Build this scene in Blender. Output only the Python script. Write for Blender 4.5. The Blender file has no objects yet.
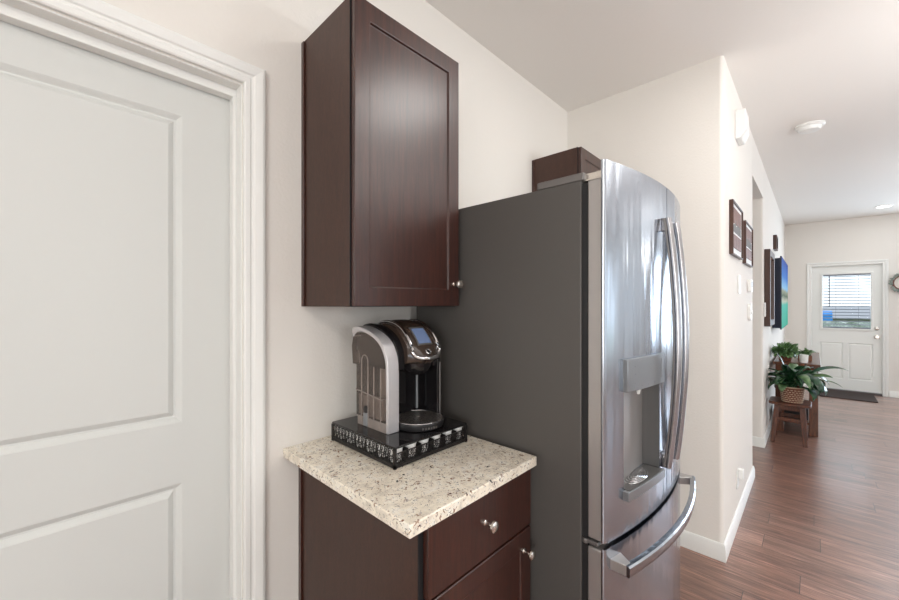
import bpy, bmesh, math, random
from mathutils import Vector, Matrix
random.seed(7)
PI = math.pi
scn = bpy.context.scene
COL = scn.collection

# ------------------------------------------------------------------ camera
F = 382.64; YAW = 0.7603; EYE = 1.3819
cd = bpy.data.cameras.new('camera'); cam = bpy.data.objects.new('camera', cd); COL.objects.link(cam)
cam.location = (0, 0, EYE); cam.rotation_euler = (PI/2, 0, YAW - PI/2)
cd.sensor_width = 36; cd.lens = 36*F/899; cd.shift_y = 4.42/899; cd.clip_start = 0.02; cd.clip_end = 200
scn.camera = cam
# ------------------------------------------------------------------ world
w = bpy.data.worlds.new('world'); scn.world = w; w.use_nodes = True
bg = w.node_tree.nodes['Background']; bg.inputs[0].default_value = (0.80, 0.91, 1.0, 1); bg.inputs[1].default_value = 1.5
# ------------------------------------------------------------------ lights
def area(name, loc, size, power, color, direction, shape='RECTANGLE', size_y=None):
    l = bpy.data.lights.new(name, 'AREA'); l.shape = shape; l.size = size
    if size_y: l.size_y = size_y
    l.energy = power; l.color = color
    o = bpy.data.objects.new(name, l); COL.objects.link(o); o.location = loc
    o.rotation_euler = Vector(direction).to_track_quat('-Z', 'Y').to_euler()
    return o
WARM = (1.0, 0.985, 0.955); DAY = (0.80, 0.90, 1.0)
def bulb(name, loc, power, color, radius):
    l = bpy.data.lights.new(name, 'POINT'); l.energy = power; l.color = color; l.shadow_soft_size = radius
    o = bpy.data.objects.new(name, l); COL.objects.link(o); o.location = loc
# kitchen ceiling lamps, then unseen bulbs added to even out the room light
bulb('ceiling_lamp_and_fill', (-.75, -.95, 2.40), 17, WARM, .14)
area('ceiling_lamp_and_fill', (1.62, -.12, 2.70), 0.6, 9, WARM, (0, 0, -1), 'DISK')
bulb('ceiling_lamp_and_fill', (6.3, -2.6, 2.25), 9, WARM, .2)  # unseen fill bulb, added to brighten the far half
bulb('ceiling_lamp_and_fill', (.4, -2.8, 2.25), 6, WARM, .2)  # unseen fill bulb, added on the kitchen side
# daylight in the openings of the windows in the right-hand wall, the wall behind the camera and the far wall
area('window_daylight', (2.6, -4.42, 1.35), 1.3, 5, DAY, (0, 1, 0), size_y=1.7)
area('window_daylight', (5.2, -4.42, 1.35), 1.3, 5, DAY, (0, 1, 0), size_y=1.7)
area('window_daylight', (0.0, -4.42, 1.35), 1.3, 7, DAY, (0, 1, 0), size_y=1.7)
area('window_daylight', (-2.42, -1.6, 1.45), 1.8, 48, (1, .99, .97), (1, 0, 0), size_y=1.4)
area('window_daylight', (8.60, -2.15, 1.45), 1.75, 72, (.70, .84, 1), (-1, 0, 0), size_y=1.7)
# unseen upward fill lights, added to brighten the ceiling
area('ceiling_fill', (2.4, -1.7, 1.75), .4, 44, (.97, .985, 1), (0, 0, 1), 'DISK')
area('ceiling_fill', (5.6, -1.9, 1.75), .4, 11.5, (.97, .985, 1), (0, 0, 1), 'DISK')
vs = scn.view_settings
vs.view_transform = 'Standard'; vs.look = 'None'; vs.gamma = 1; vs.exposure = 0.38; vs.use_curve_mapping = False

# ------------------------------------------------------------------ materials
def lin(c):
    return tuple((v/12.92 if v <= .04045 else ((v+.055)/1.055)**2.4) for v in [q/255 for q in c])
def mat(name, color, rough=.5, metal=0, **k):
    m = bpy.data.materials.new(name); m.use_nodes = True
    b = m.node_tree.nodes['Principled BSDF']
    b.inputs['Base Color'].default_value = (*color, 1); b.inputs['Roughness'].default_value = rough; b.inputs['Metallic'].default_value = metal
    for a, v in k.items():
        b.inputs[a.replace('_', ' ')].default_value = v
    return m
def nodes(m):
    t = m.node_tree; return t, t.nodes, t.links, t.nodes['Principled BSDF']
def coords(m, scale=(1, 1, 1), rot=(0, 0, 0)):
    t, N, L, b = nodes(m)
    tc = N.new('ShaderNodeTexCoord'); mp = N.new('ShaderNodeMapping'); mp.inputs['Scale'].default_value = scale; mp.inputs['Rotation'].default_value = rot
    L.new(tc.outputs['Object'], mp.inputs['Vector']); return mp.outputs[0]
def noise(m, vec, scale, detail=4, rough=.5, dist=0):
    t, N, L, b = nodes(m); n = N.new('ShaderNodeTexNoise'); n.inputs['Scale'].default_value = scale
    n.inputs['Detail'].default_value = detail; n.inputs['Roughness'].default_value = rough; n.inputs['Distortion'].default_value = dist
    L.new(vec, n.inputs['Vector']); return n.outputs['Fac']
def ramp(m, fac, stops, interp='LINEAR'):
    t, N, L, b = nodes(m); r = N.new('ShaderNodeValToRGB'); r.color_ramp.interpolation = interp
    e = r.color_ramp.elements
    while len(e) < len(stops): e.new(.5)
    for i, (p, c) in enumerate(stops): e[i].position = p; e[i].color = (*c, 1)
    L.new(fac, r.inputs[0]); return r.outputs[0]
def mix(m, fac, a, c, mode='MIX'):
    t, N, L, b = nodes(m); x = N.new('ShaderNodeMix'); x.data_type = 'RGBA'; x.blend_type = mode
    for v, i in ((fac, 0), (a, 6), (c, 7)):
        if isinstance(v, (int, float)): x.inputs[i].default_value = v
        elif isinstance(v, tuple): x.inputs[i].default_value = (*v, 1)
        else: L.new(v, x.inputs[i])
    return x.outputs[2]
def bump(m, h, strength, dist=.001):
    t, N, L, b = nodes(m); n = N.new('ShaderNodeBump'); n.inputs['Strength'].default_value = strength; n.inputs['Distance'].default_value = dist
    L.new(h, n.inputs['Height']); L.new(n.outputs[0], b.inputs['Normal'])

M = {}
def paint(name, c, rough, bscale, bstr):
    m = mat(name, c, rough); v = coords(m); bump(m, noise(m, v, bscale, 3), bstr, .002); M[name] = m; return m
paint('wall_paint', (.80, .765, .715), .75, 90, .45)
paint('ceiling_paint', (.85, .82, .78), .85, 70, .3)
paint('trim_paint', (.84, .84, .81), .40, 30, .03)
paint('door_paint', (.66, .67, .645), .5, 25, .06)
paint('door_paint_lit', (.84, .845, .81), .5, 25, .04)  # same white as the near door, lightened to stand in for missing light
def wood(name, dark, light, rough, sc=(1, 1, 1), coat=.3, fine=1.0):
    m = mat(name, dark, rough, Coat_Weight=coat, Coat_Roughness=.24)
    t, N, L, b = nodes(m)
    v = coords(m, sc)
    n1 = noise(m, v, 9*fine, 6, .6, .6); n2 = noise(m, v, 60*fine, 3, .6)
    c = ramp(m, n1, [(.3, dark), (.7, light)])
    c2 = ramp(m, n2, [(.35, (.72, .72, .72)), (.65, (1.15, 1.15, 1.15))])
    L.new(mix(m, .8, c, c2, 'MULTIPLY'), b.inputs['Base Color']); bump(m, n2, .12, .0006)
    M[name] = m; return m
wood('espresso_wood', (.024, .0058, .0034), (.060, .0148, .0078), .38, (9, 9, .5), .45)
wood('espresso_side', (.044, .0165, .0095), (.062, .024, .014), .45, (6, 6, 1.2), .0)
wood('stained_wood', (.040, .010, .004), (.15, .042, .014), .45, (6, 6, 1), .1)
wood('table_wood', (.045, .013, .005), (.18, .055, .018), .34, (5, 5, 1), .2)
wood('sign_wood', (.12, .045, .028), (.26, .11, .075), .55, (8, 8, 2), 0)
# floor planks running away from the cabinet wall
m = mat('floor_planks', (.2, .1, .06), .34); M['floor_planks'] = m
t, N, L, b = nodes(m)
def mth(op, a, b_=None, c=None):
    n = N.new('ShaderNodeMath'); n.operation = op
    for i, q in enumerate((a, b_, c)):
        if q is None: continue
        if isinstance(q, (int, float)): n.inputs[i].default_value = q
        else: L.new(q, n.inputs[i])
    return n.outputs[0]
tc = N.new('ShaderNodeTexCoord'); sx = N.new('ShaderNodeSeparateXYZ'); L.new(tc.outputs['Object'], sx.inputs[0])
PW, PL = .165, 1.22
xr = mth('DIVIDE', sx.outputs['X'], PW); row = mth('FLOOR', xr)
wn = N.new('ShaderNodeTexWhiteNoise'); wn.noise_dimensions = '1D'; L.new(row, wn.inputs['W'])
yr = mth('ADD', mth('DIVIDE', sx.outputs['Y'], PL), wn.outputs['Value']); pid = mth('FLOOR', yr)
wn2 = N.new('ShaderNodeTexWhiteNoise'); wn2.noise_dimensions = '1D'; L.new(mth('MULTIPLY_ADD', pid, 17.31, row), wn2.inputs['W'])
def edge(fr, wd):
    f_ = mth('FRACT', fr); return mth('LESS_THAN', mth('MINIMUM', f_, mth('SUBTRACT', 1, f_)), wd)
gap = mth('MAXIMUM', edge(xr, .0085), edge(yr, .0012))
tone = ramp(m, wn2.outputs['Value'], [(0, (.185, .088, .060)), (.5, (.230, .115, .080)), (1, (.285, .152, .110))])
cb = N.new('ShaderNodeCombineXYZ'); L.new(mth('MULTIPLY', sx.outputs['X'], 34), cb.inputs[0]); L.new(mth('MULTIPLY', sx.outputs['Y'], 1.5), cb.inputs[1]); L.new(mth('MULTIPLY', wn2.outputs['Value'], 40), cb.inputs[2])
cb2 = N.new('ShaderNodeCombineXYZ'); L.new(mth('MULTIPLY', sx.outputs['X'], 7), cb2.inputs[0]); L.new(mth('MULTIPLY', sx.outputs['Y'], .9), cb2.inputs[1]); L.new(mth('MULTIPLY', wn2.outputs['Value'], 25), cb2.inputs[2])
g1 = noise(m, cb.outputs[0], 2.4, 8, .70, 1.0); g2 = noise(m, cb2.outputs[0], 1.6, 4, .6, 1.2)
c1 = mix(m, .95, tone, ramp(m, g1, [(.32, (.26, .22, .21)), (.46, (.82, .79, .78)), (.56, (1.10, 1.10, 1.10)), (.68, (1.95, 2.02, 2.1))]), 'MULTIPLY')
c2 = mix(m, .8, c1, ramp(m, g2, [(.3, (.55, .50, .48)), (.5, (1, 1, 1)), (.7, (1.35, 1.34, 1.36))]), 'MULTIPLY')
c3 = mix(m, gap, c2, (.05, .03, .024))
L.new(c3, b.inputs['Base Color'])
mr = N.new('ShaderNodeMapRange'); mr.inputs['To Min'].default_value = .24; mr.inputs['To Max'].default_value = .44; L.new(g1, mr.inputs[0]); L.new(mr.outputs[0], b.inputs['Roughness'])
b.inputs['Coat Weight'].default_value = .9; b.inputs['Coat Roughness'].default_value = .24
bump(m, mth('SUBTRACT', g1, gap), .35, .0015)
# granite
m = mat('granite', (.7, .6, .5), .16, Coat_Weight=.2); M['granite'] = m; t, N, L, b = nodes(m)
v = coords(m)
base = ramp(m, noise(m, v, 26, 5, .6, .4), [(.3, (.68, .61, .51)), (.5, (.93, .85, .71)), (.72, (.96, .93, .85))])
def flecks(scale, lo, hi, dist=1.0):
    return ramp(m, noise(m, v, scale, 3, .55, dist), [(lo, (0, 0, 0)), (hi, (1, 1, 1))])
c = mix(m, flecks(85, .60, .66), base, (.30, .17, .10))
c = mix(m, flecks(140, .61, .655), c, (.46, .42, .39))
c = mix(m, flecks(62, .665, .70), c, (.10, .045, .03))
v = coords(m, (1, 1, 1), (.4, .9, .2))
c = mix(m, flecks(110, .645, .67), c, (.05, .04, .045))
c = mix(m, flecks(70, .62, .68), c, (.86, .82, .74))
L.new(c, b.inputs['Base Color'])
# stainless
def steel(name, color, rough, sc, wave=0):
    m = mat(name, color, rough, 1.0); v = coords(m, sc); t, N, L, b = nodes(m)
    n = noise(m, v, 30, 3, .6); mr = N.new('ShaderNodeMapRange'); mr.inputs['To Min'].default_value = rough-.05; mr.inputs['To Max'].default_value = rough+.07
    L.new(n, mr.inputs[0]); L.new(mr.outputs[0], b.inputs['Roughness']); 
    if wave:    # slight waviness of the pressed sheet, running top to bottom
        wv = noise(m, coords(m, (9, 1, .55)), 1.6, 2, .5); bp = N.new('ShaderNodeBump'); bp.inputs['Strength'].default_value = wave; bp.inputs['Distance'].default_value = .012
        L.new(wv, bp.inputs['Height']); L.new(bp.outputs[0], b.inputs['Normal'])
    else: bump(m, n, .05, .0004)
    M[name] = m
steel('brushed_steel', (.44, .475, .53), .19, (1, 1, 30), .55)
steel('handle_steel', (.40, .39, .40), .22, (20, 20, 1))
M['door_edge_steel'] = mat('door_edge_steel', (.46, .44, .43), .42, .75)
m = mat('fridge_side', (.088, .081, .075), .45); M['fridge_side'] = m; bump(m, noise(m, coords(m), 350, 2), .15, .0005)
M['dark_gasket'] = mat('dark_gasket', (.012, .012, .013), .6)
M['dispenser_gray'] = mat('dispenser_gray', (.12, .118, .116), .35, .3)
M['panel_gray'] = mat('panel_gray', (.27, .285, .30), .3, .7)
M['hinge_metal'] = mat('hinge_metal', (.20, .19, .185), .35, .6)
M['nickel'] = mat('nickel', (.72, .68, .63), .22, 1)
M['chrome'] = mat('chrome', (.82, .82, .84), .08, 1)
M['silver_plastic'] = mat('silver_plastic', (.66, .64, .65), .33, .5)
M['black_gloss'] = mat('black_gloss', (.010, .009, .010), .08)
M['black_soft'] = mat('black_soft', (.018, .017, .018), .35)
M['brown_gloss'] = mat('brown_gloss', (.05, .033, .025), .15, Coat_Weight=.5)
m = mat('drip_grate', (.30, .27, .25), .28, .8); M['drip_grate'] = m
t, N, L, b = nodes(m); v = coords(m)
L.new(ramp(m, noise(m, v, 260, 2), [(.42, (.10, .09, .085)), (.58, (.42, .38, .35))]), b.inputs['Base Color'])
M['smoky_plastic'] = mat('smoky_plastic', (.62, .54, .49), .08, Transmission_Weight=.9, IOR=1.2)
M['rib_plastic'] = mat('rib_plastic', (.50, .43, .39), .2, Transmission_Weight=.45, IOR=1.3)
M['water'] = mat('water', (.80, .70, .62), .05, Transmission_Weight=.9, IOR=1.33)
M['pod_white'] = mat('pod_white', (.82, .81, .79), .4)
M['pod_foil'] = mat('pod_foil', (.75, .74, .73), .35, .3)
M['black_wire'] = mat('black_wire', (.014, .012, .012), .38, .2)
m = mat('lcd', (.08, .1, .16), .15); M['lcd'] = m
nodes(m)[3].inputs['Emission Color'].default_value = (.25, .36, .62, 1); nodes(m)[3].inputs['Emission Strength'].default_value = .22
M['lcd_ink'] = mat('lcd_ink', (.75, .8, .9), .4)
M['white_plastic'] = mat('white_plastic', (.86, .86, .84), .35)
M['gray_ink'] = mat('gray_ink', (.24, .25, .26), .5)
M['sign_white'] = mat('sign_white', (.80, .79, .77), .6)
M['dark_frame'] = mat('dark_frame', (.06, .024, .015), .35)
M['mirror'] = mat('mirror', (.86, .87, .88), .03, 1)
M['navy_plastic'] = mat('navy_plastic', (.012, .018, .04), .35)
M['mat_dark'] = mat('mat_dark', (.035, .022, .018), .9)
M['threshold'] = mat('threshold', (.05, .03, .025), .4)
M['slat'] = mat('slat', (.20, .22, .25), .45)  # darkness of backlit slats put into their colour
M['cord'] = mat('cord', (.05, .055, .07), .5)  # dark look of the backlit wand put into the colour
m = mat('window_glass', (1, 1, 1), .0, Transmission_Weight=1, IOR=1.02); M['window_glass'] = m
m = mat('can_lens', (1, 1, 1), .5); nodes(m)[3].inputs['Emission Color'].default_value = (1, .97, .92, 1); nodes(m)[3].inputs['Emission Strength'].default_value = 6; M['can_lens'] = m
def leafmat(name, a, c):
    m = mat(name, a, .32, Coat_Weight=.2); t, N, L, b = nodes(m)
    L.new(ramp(m, noise(m, coords(m), 14, 3), [(.35, a), (.65, c)]), b.inputs['Base Color']); M[name] = m
leafmat('lily_leaf', (.006, .035, .014), (.022, .10, .032)); leafmat('lily_leaf_light', (.05, .13, .05), (.16, .26, .11))
leafmat('herb_leaf', (.05, .13, .04), (.17, .30, .11)); leafmat('wreath_leaf', (.17, .22, .19), (.34, .38, .34))
M['soil'] = mat('soil', (.03, .018, .01), .95)
M['basket_light'] = mat('basket_light', (.55, .42, .30), .6); M['basket_dark'] = mat('basket_dark', (.16, .045, .022), .5)
M['wood_box'] = mat('wood_box', (.20, .075, .035), .55)
M['grass'] = mat('grass', (.16, .22, .07), .9); M['concrete'] = mat('concrete', (.45, .43, .40), .85)
M['siding'] = mat('siding', (.42, .40, .38), .8); M['roof_shingle'] = mat('roof_shingle', (.30, .30, .32), .85); M['blue_paint'] = mat('blue_paint', (.02, .22, .62), .4)
# picture on the television
m = mat('beach_picture', (0, 0, 0), .12); M['beach_picture'] = m; t, N, L, b = nodes(m)
tc = N.new('ShaderNodeTexCoord'); sp = N.new('ShaderNodeSeparateXYZ'); L.new(tc.outputs['Generated'], sp.inputs[0])
nz = noise(m, tc.outputs['Generated'], 7, 4); ma = N.new('ShaderNodeMath'); ma.operation = 'MULTIPLY_ADD'; ma.inputs[1].default_value = .14; ma.inputs[2].default_value = -.07
L.new(nz, ma.inputs[0]); mb_ = N.new('ShaderNodeMath'); L.new(ma.outputs[0], mb_.inputs[0]); L.new(sp.outputs['Z'], mb_.inputs[1])
pc = ramp(m, mb_.outputs[0], [(0, (.0, .42, .27)), (.34, (.03, .50, .38)), (.40, (.55, .55, .42)), (.46, (.04, .09, .03)), (.54, (.30, .33, .20)), (.58, (.25, .55, .85)), (.75, (.0, .17, .65)), (.98, (.0, .06, .42))])
L.new(pc, b.inputs['Emission Color']); b.inputs['Emission Strength'].default_value = .62; b.inputs['Roughness'].default_value = .6; b.inputs['Specular IOR Level'].default_value = .1

# ------------------------------------------------------------------ builders
LOC = {}
def obj(name, bm, material, parent=None, smooth=35, bevel=0, seg=2):
    me = bpy.data.meshes.new(name); bmesh.ops.recalc_face_normals(bm, faces=bm.faces[:])
    if parent is not None: bmesh.ops.translate(bm, verts=bm.verts[:], vec=-LOC[parent.name])
    bm.to_mesh(me); bm.free()
    o = bpy.data.objects.new(name, me); COL.objects.link(o)
    me.materials.append(M[material])
    if smooth:
        me.shade_smooth(); me.set_sharp_from_angle(angle=math.radians(smooth))
    if parent is not None: o.parent = parent; LOC[o.name] = LOC[parent.name]
    else: LOC[o.name] = Vector((0, 0, 0))
    if bevel:
        b = o.modifiers.new('bevel', 'BEVEL'); b.width = bevel; b.segments = seg; b.limit_method = 'ANGLE'; b.angle_limit = math.radians(40); b.harden_normals = False
    return o
def settle(o):
    """put a single-mesh thing's origin at its base"""
    vs_ = [v.co for v in o.data.vertices]
    c = Vector(((min(v.x for v in vs_)+max(v.x for v in vs_))/2, (min(v.y for v in vs_)+max(v.y for v in vs_))/2, min(v.z for v in vs_)))
    o.data.transform(Matrix.Translation(-c)); o.location = c; return o
def tag(o, label, cat, group=None):
    o['label'] = label; o['category'] = cat
    if group: o['group'] = group
    return o
def thing(name, label, cat, loc, group=None):
    o = bpy.data.objects.new(name, None); COL.objects.link(o); o.location = loc; LOC[o.name] = Vector(loc)
    o.empty_display_size = .05
    return tag(o, label, cat, group)
def struct(name, bm, material, parent=None, **k):
    o = obj(name, bm, material, parent, **k)
    if parent is None: o['kind'] = 'structure'
    return o
def copy_tree(root, loc):
    r = root.copy(); COL.objects.link(r); r.location = loc
    for ch in root.children:
        c = ch.copy(); COL.objects.link(c); c.parent = r
        for g in ch.children:
            d = g.copy(); COL.objects.link(d); d.parent = c
    return r
def B(): return bmesh.new()
def box(bm, x0, x1, y0, y1, z0, z1):
    vs_ = [bm.verts.new((x, y, z)) for x in (x0, x1) for y in (y0, y1) for z in (z0, z1)]
    for f in ((0, 1, 3, 2), (4, 6, 7, 5), (0, 4, 5, 1), (2, 3, 7, 6), (0, 2, 6, 4), (1, 5, 7, 3)):
        bm.faces.new([vs_[i] for i in f])
    return bm
def prism(bm, pts, axis, a0, a1):
    """pts 2d polygon in the other two axes (cyclic order y,z / x,z / x,y)"""
    def P(p, a):
        return {'x': (a, p[0], p[1]), 'y': (p[0], a, p[1]), 'z': (p[0], p[1], a)}[axis]
    A = [bm.verts.new(P(p, a0)) for p in pts]; Bv = [bm.verts.new(P(p, a1)) for p in pts]
    n = len(pts)
    bm.faces.new(A); bm.faces.new(Bv[::-1])
    for i in range(n): bm.faces.new((A[i], A[(i+1) % n], Bv[(i+1) % n], Bv[i]))
    return bm
def sweep(bm, path, sec, closed=False, up=Vector((0, 0, 1)), scale=None):
    path = [Vector(p) for p in path]; n = len(path); rings = []
    for i, p in enumerate(path):
        if closed: tn = path[(i+1) % n]-path[i-1]
        else: tn = path[min(i+1, n-1)]-path[max(i-1, 0)]
        tn.normalize(); u = up if abs(tn.dot(up)) < .95 else Vector((0, 1, 0)) if abs(up.z) > .5 else Vector((0, 0, 1))
        s = tn.cross(u).normalized(); q = s.cross(tn).normalized()
        k = scale[i] if scale else 1
        rings.append([bm.verts.new(p+s*a*k+q*c*k) for a, c in sec])
    m_ = len(sec)
    for i in range(n if closed else n-1):
        a, c = rings[i], rings[(i+1) % n]
        for j in range(m_): bm.faces.new((a[j], a[(j+1) % m_], c[(j+1) % m_], c[j]))
    if not closed: bm.faces.new(rings[0]); bm.faces.new(rings[-1][::-1])
    return bm
def circ(r, seg=10, ry=None): return [(r*math.cos(2*PI*i/seg), (ry or r)*math.sin(2*PI*i/seg)) for i in range(seg)]
def tube(bm, path, r, seg=10, closed=False, up=Vector((0, 0, 1))): return sweep(bm, path, circ(r, seg), closed, up)
def lathe(bm, prof, c, seg=24, axis='z'):
    """prof: list of (r, h) along axis"""
    rings = []
    for r, h in prof:
        rr = []
        if r < 1e-6: 
            p = {'z': (0, 0, h), 'y': (0, h, 0), 'x': (h, 0, 0)}[axis]; rr = [bm.verts.new(Vector(c)+Vector(p))]
        else:
            for i in range(seg):
                a = 2*PI*i/seg; ca, sa = r*math.cos(a), r*math.sin(a)
                p = {'z': (ca, sa, h), 'y': (ca, h, sa), 'x': (h, ca, sa)}[axis]; rr.append(bm.verts.new(Vector(c)+Vector(p)))
        rings.append(rr)
    for a, d in zip(rings, rings[1:]):
        for j in range(seg):
            k = (j+1) % seg
            if len(a) == 1 and len(d) == 1: break
            if len(a) == 1: bm.faces.new((a[0], d[k], d[j]))
            elif len(d) == 1: bm.faces.new((a[j], a[k], d[0]))
            else: bm.faces.new((a[j], a[k], d[k], d[j]))
    if len(rings[0]) > 1: bm.faces.new(rings[0][::-1])
    if len(rings[-1]) > 1: bm.faces.new(rings[-1])
    return bm
def holed(bm, axis, t0, t1, u0, u1, z0, z1, holes):
    """slab with thickness t0..t1 along axis, spans u (other horizontal axis) and z, rectangular through holes (u0,u1,z0,z1): one closed mesh"""
    us = sorted({u0, u1, *[h[0] for h in holes], *[h[1] for h in holes]}); zs = sorted({z0, z1, *[h[2] for h in holes], *[h[3] for h in holes]})
    def solid(i, j):
        if not (0 <= i < len(us)-1 and 0 <= j < len(zs)-1): return False
        cu, cz = (us[i]+us[i+1])/2, (zs[j]+zs[j+1])/2
        return not any(h[0] < cu < h[1] and h[2] < cz < h[3] for h in holes)
    cache = {}
    def V(t, i, j):
        k = (t, i, j)
        if k not in cache:
            cache[k] = bm.verts.new((t, us[i], zs[j]) if axis == 'x' else (us[i], t, zs[j]))
        return cache[k]
    for i in range(len(us)-1):
        for j in range(len(zs)-1):
            if not solid(i, j): continue
            for t in (t0, t1): bm.faces.new((V(t, i, j), V(t, i+1, j), V(t, i+1, j+1), V(t, i, j+1)))
            for di, dj, e in ((-1, 0, ((i, j), (i, j+1))), (1, 0, ((i+1, j), (i+1, j+1))), (0, -1, ((i, j), (i+1, j))), (0, 1, ((i, j+1), (i+1, j+1)))):
                if not solid(i+di, j+dj):
                    bm.faces.new((V(t0, *e[0]), V(t0, *e[1]), V(t1, *e[1]), V(t1, *e[0])))
    return bm
def rrect(x0, x1, y0, y1, r, n=5):
    pts = []
    for cx, cy, a in ((x1-r, y1-r, 0), (x0+r, y1-r, 90), (x0+r, y0+r, 180), (x1-r, y0+r, 270)):
        for i in range(n+1):
            t_ = math.radians(a+90*i/n); pts.append((cx+r*math.cos(t_), cy+r*math.sin(t_)))
    return pts

# ------------------------------------------------------------------ room
CEIL = 2.7284; YW = 1.247; XP = 2.5103; YP = .3515; XO = 3.89; XO2 = 4.765; XF = 8.68; YR = -4.5; XB = -2.5
struct('floor', box(B(), XB-.12, XF+.12, YR-.12, 3.12, -.1, 0), 'floor_planks')
struct('ceiling', box(B(), XB-.12, XF+.12, YR-.12, 3.12, CEIL, CEIL+.1), 'ceiling_paint')
DX0, DX1, DZ = -.405, .405, 2.045
struct('wall_left', holed(B(), 'y', YW, YW+.13, XB, XP, 0, CEIL, [(DX0, DX1, -1, DZ)]) if 0 else
       holed(B(), 'y', YW, YW+.13, XB, XP+.001, 0, CEIL, [(DX0, DX1, 0, DZ)]), 'wall_paint')
def rounded_block(x0, x1, y0, y1, r, right=True):
    pts = []
    for i in range(6):
        a = PI+PI/2*i/5; pts.append((x0+r+r*math.cos(a), y0+r+r*math.sin(a)))
    if right:
        for i in range(6):
            a = 1.5*PI+PI/2*i/5; pts.append((x1-r+r*math.cos(a), y0+r+r*math.sin(a)))
    else: pts.append((x1, y0))
    pts += [(x1, y1), (x0, y1)]
    return pts
struct('wall_pantry', prism(B(), rounded_block(XP, XO, YP, 3.0, .022), 'z', 0, CEIL), 'wall_paint')
struct('wall_hallway', prism(B(), rounded_block(XO2, XF, YP, 3.0, .022, False), 'z', 0, CEIL), 'wall_paint')
struct('trim_1', box(B(), XO-.02, XO2+.02, YP, YP+.13, 2.41, CEIL), 'wall_paint')     # header over the hallway opening
struct('wall_end', box(B(), XO, XO2, 3.0, 3.12, 0, CEIL), 'wall_paint')
struct('wall_back', holed(B(), 'x', XB-.12, XB, YR, 1.377, 0, CEIL, [(-2.5, -.7, .75, 2.15)]), 'wall_paint')
WR = [(-.65, .65), (1.95, 3.25), (4.55, 5.85)]
struct('wall_right', holed(B(), 'y', YR-.12, YR, XB-.12, XF+.12, 0, CEIL, [(a, c, .5, 2.2) for a, c in WR]), 'wall_paint')
FY0, FY1, FZ = -.757, .024, 2.0
struct('wall_far', holed(B(), 'x', XF, XF+.12, YR, 3.0, 0, CEIL, [(FY0, FY1, 0, FZ), (-3.1, -1.2, .55, 2.35)]), 'wall_paint')
# window frames of the windows outside the photograph
n_ = 1
for a, c in WR:
    struct('window_%d' % n_, holed(B(), 'y', YR-.09, YR-.03, a, c, .5, 2.2, [(a+.05, (a+c)/2-.02, .55, 2.15), ((a+c)/2+.02, c-.05, .55, 2.15)]), 'trim_paint'); n_ += 1
struct('window_4', holed(B(), 'x', XF+.03, XF+.09, -3.1, -1.2, .55, 2.35, [(-3.05, -2.17, .6, 2.3), (-2.13, -1.25, .6, 2.3)]), 'trim_paint')
struct('window_5', holed(B(), 'x', XB-.09, XB-.03, -2.5, -.7, .75, 2.15, [(-2.45, -1.62, .8, 2.1), (-1.58, -.75, .8, 2.1)]), 'trim_paint')

def base_profile(): return [(0, 0), (.013, 0), (.013, .062), (.010, .070), (.010, .078), (.006, .088), (.004, .092), (0, .092)]
def baseboard(name, runs):
    """runs: polylines with the room on the right-hand side of the walking direction, mitred at their corners"""
    bm = B()
    for pts in runs:
        P_ = [Vector(p) for p in pts]; rows = []
        nr = [Vector(((q-p).y, -(q-p).x)).normalized() for p, q in zip(P_, P_[1:])]
        for i, p in enumerate(P_):
            n1 = nr[max(i-1, 0)]; n2 = nr[min(i, len(nr)-1)]; mt = (n1+n2)/(1+n1.dot(n2))
            rows.append([bm.verts.new((p.x+mt.x*o_, p.y+mt.y*o_, h)) for o_, h in base_profile()])
        n = len(rows[0]); bm.faces.new(rows[0]); bm.faces.new(rows[-1][::-1])
        for A, C_ in zip(rows, rows[1:]):
            for i in range(n): bm.faces.new((A[i], A[(i+1) % n], C_[(i+1) % n], C_[i]))
    return struct(name, bm, 'trim_paint')
baseboard('baseboard_pantry', [[(XP, YW), (XP, YP), (XO, YP), (XO, 3)]])
baseboard('baseboard_hallway', [[(XO2, 3), (XO2, YP), (XF, YP), (XF, .087)]])
baseboard('baseboard_far', [[(XF, -.822), (XF, YR)]])
baseboard('baseboard_kitchen', [[(.47, YW), (.584, YW)], [(XB, YW), (-.47, YW)]])

# casing builder: profile swept round an opening, (u = across the width from inner edge, t = projection from the wall)
CAS = [(0, 0), (0, .010), (.004, .013), (.016, .014), (.020, .011), (.026, .012), (.030, .016), (.044, .020), (.050, .021), (.057, .019), (.061, .013), (.061, 0)]
def casing(name, plane, axis, u0, u1, ztop, parent=None):
    bm = B()
    def P(u, t_, z): return (u, plane-t_, z) if axis == 'y' else (plane-t_, u, z)
    def loft(A, C_):
        n = len(A); a = [bm.verts.new(p) for p in A]; c = [bm.verts.new(p) for p in C_]
        for i in range(n): bm.faces.new((a[i], a[(i+1) % n], c[(i+1) % n], c[i]))
        bm.faces.new(a); bm.faces.new(c[::-1])
    loft([P(u0-w_, t_, 0) for w_, t_ in CAS], [P(u0-w_, t_, ztop+w_) for w_, t_ in CAS])
    loft([P(u1+w_, t_, 0) for w_, t_ in CAS], [P(u1+w_, t_, ztop+w_) for w_, t_ in CAS])
    loft([P(u0-w_, t_, ztop+w_) for w_, t_ in CAS], [P(u1+w_, t_, ztop+w_) for w_, t_ in CAS])
    return struct(name, bm, 'trim_paint', parent, smooth=25)
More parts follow.
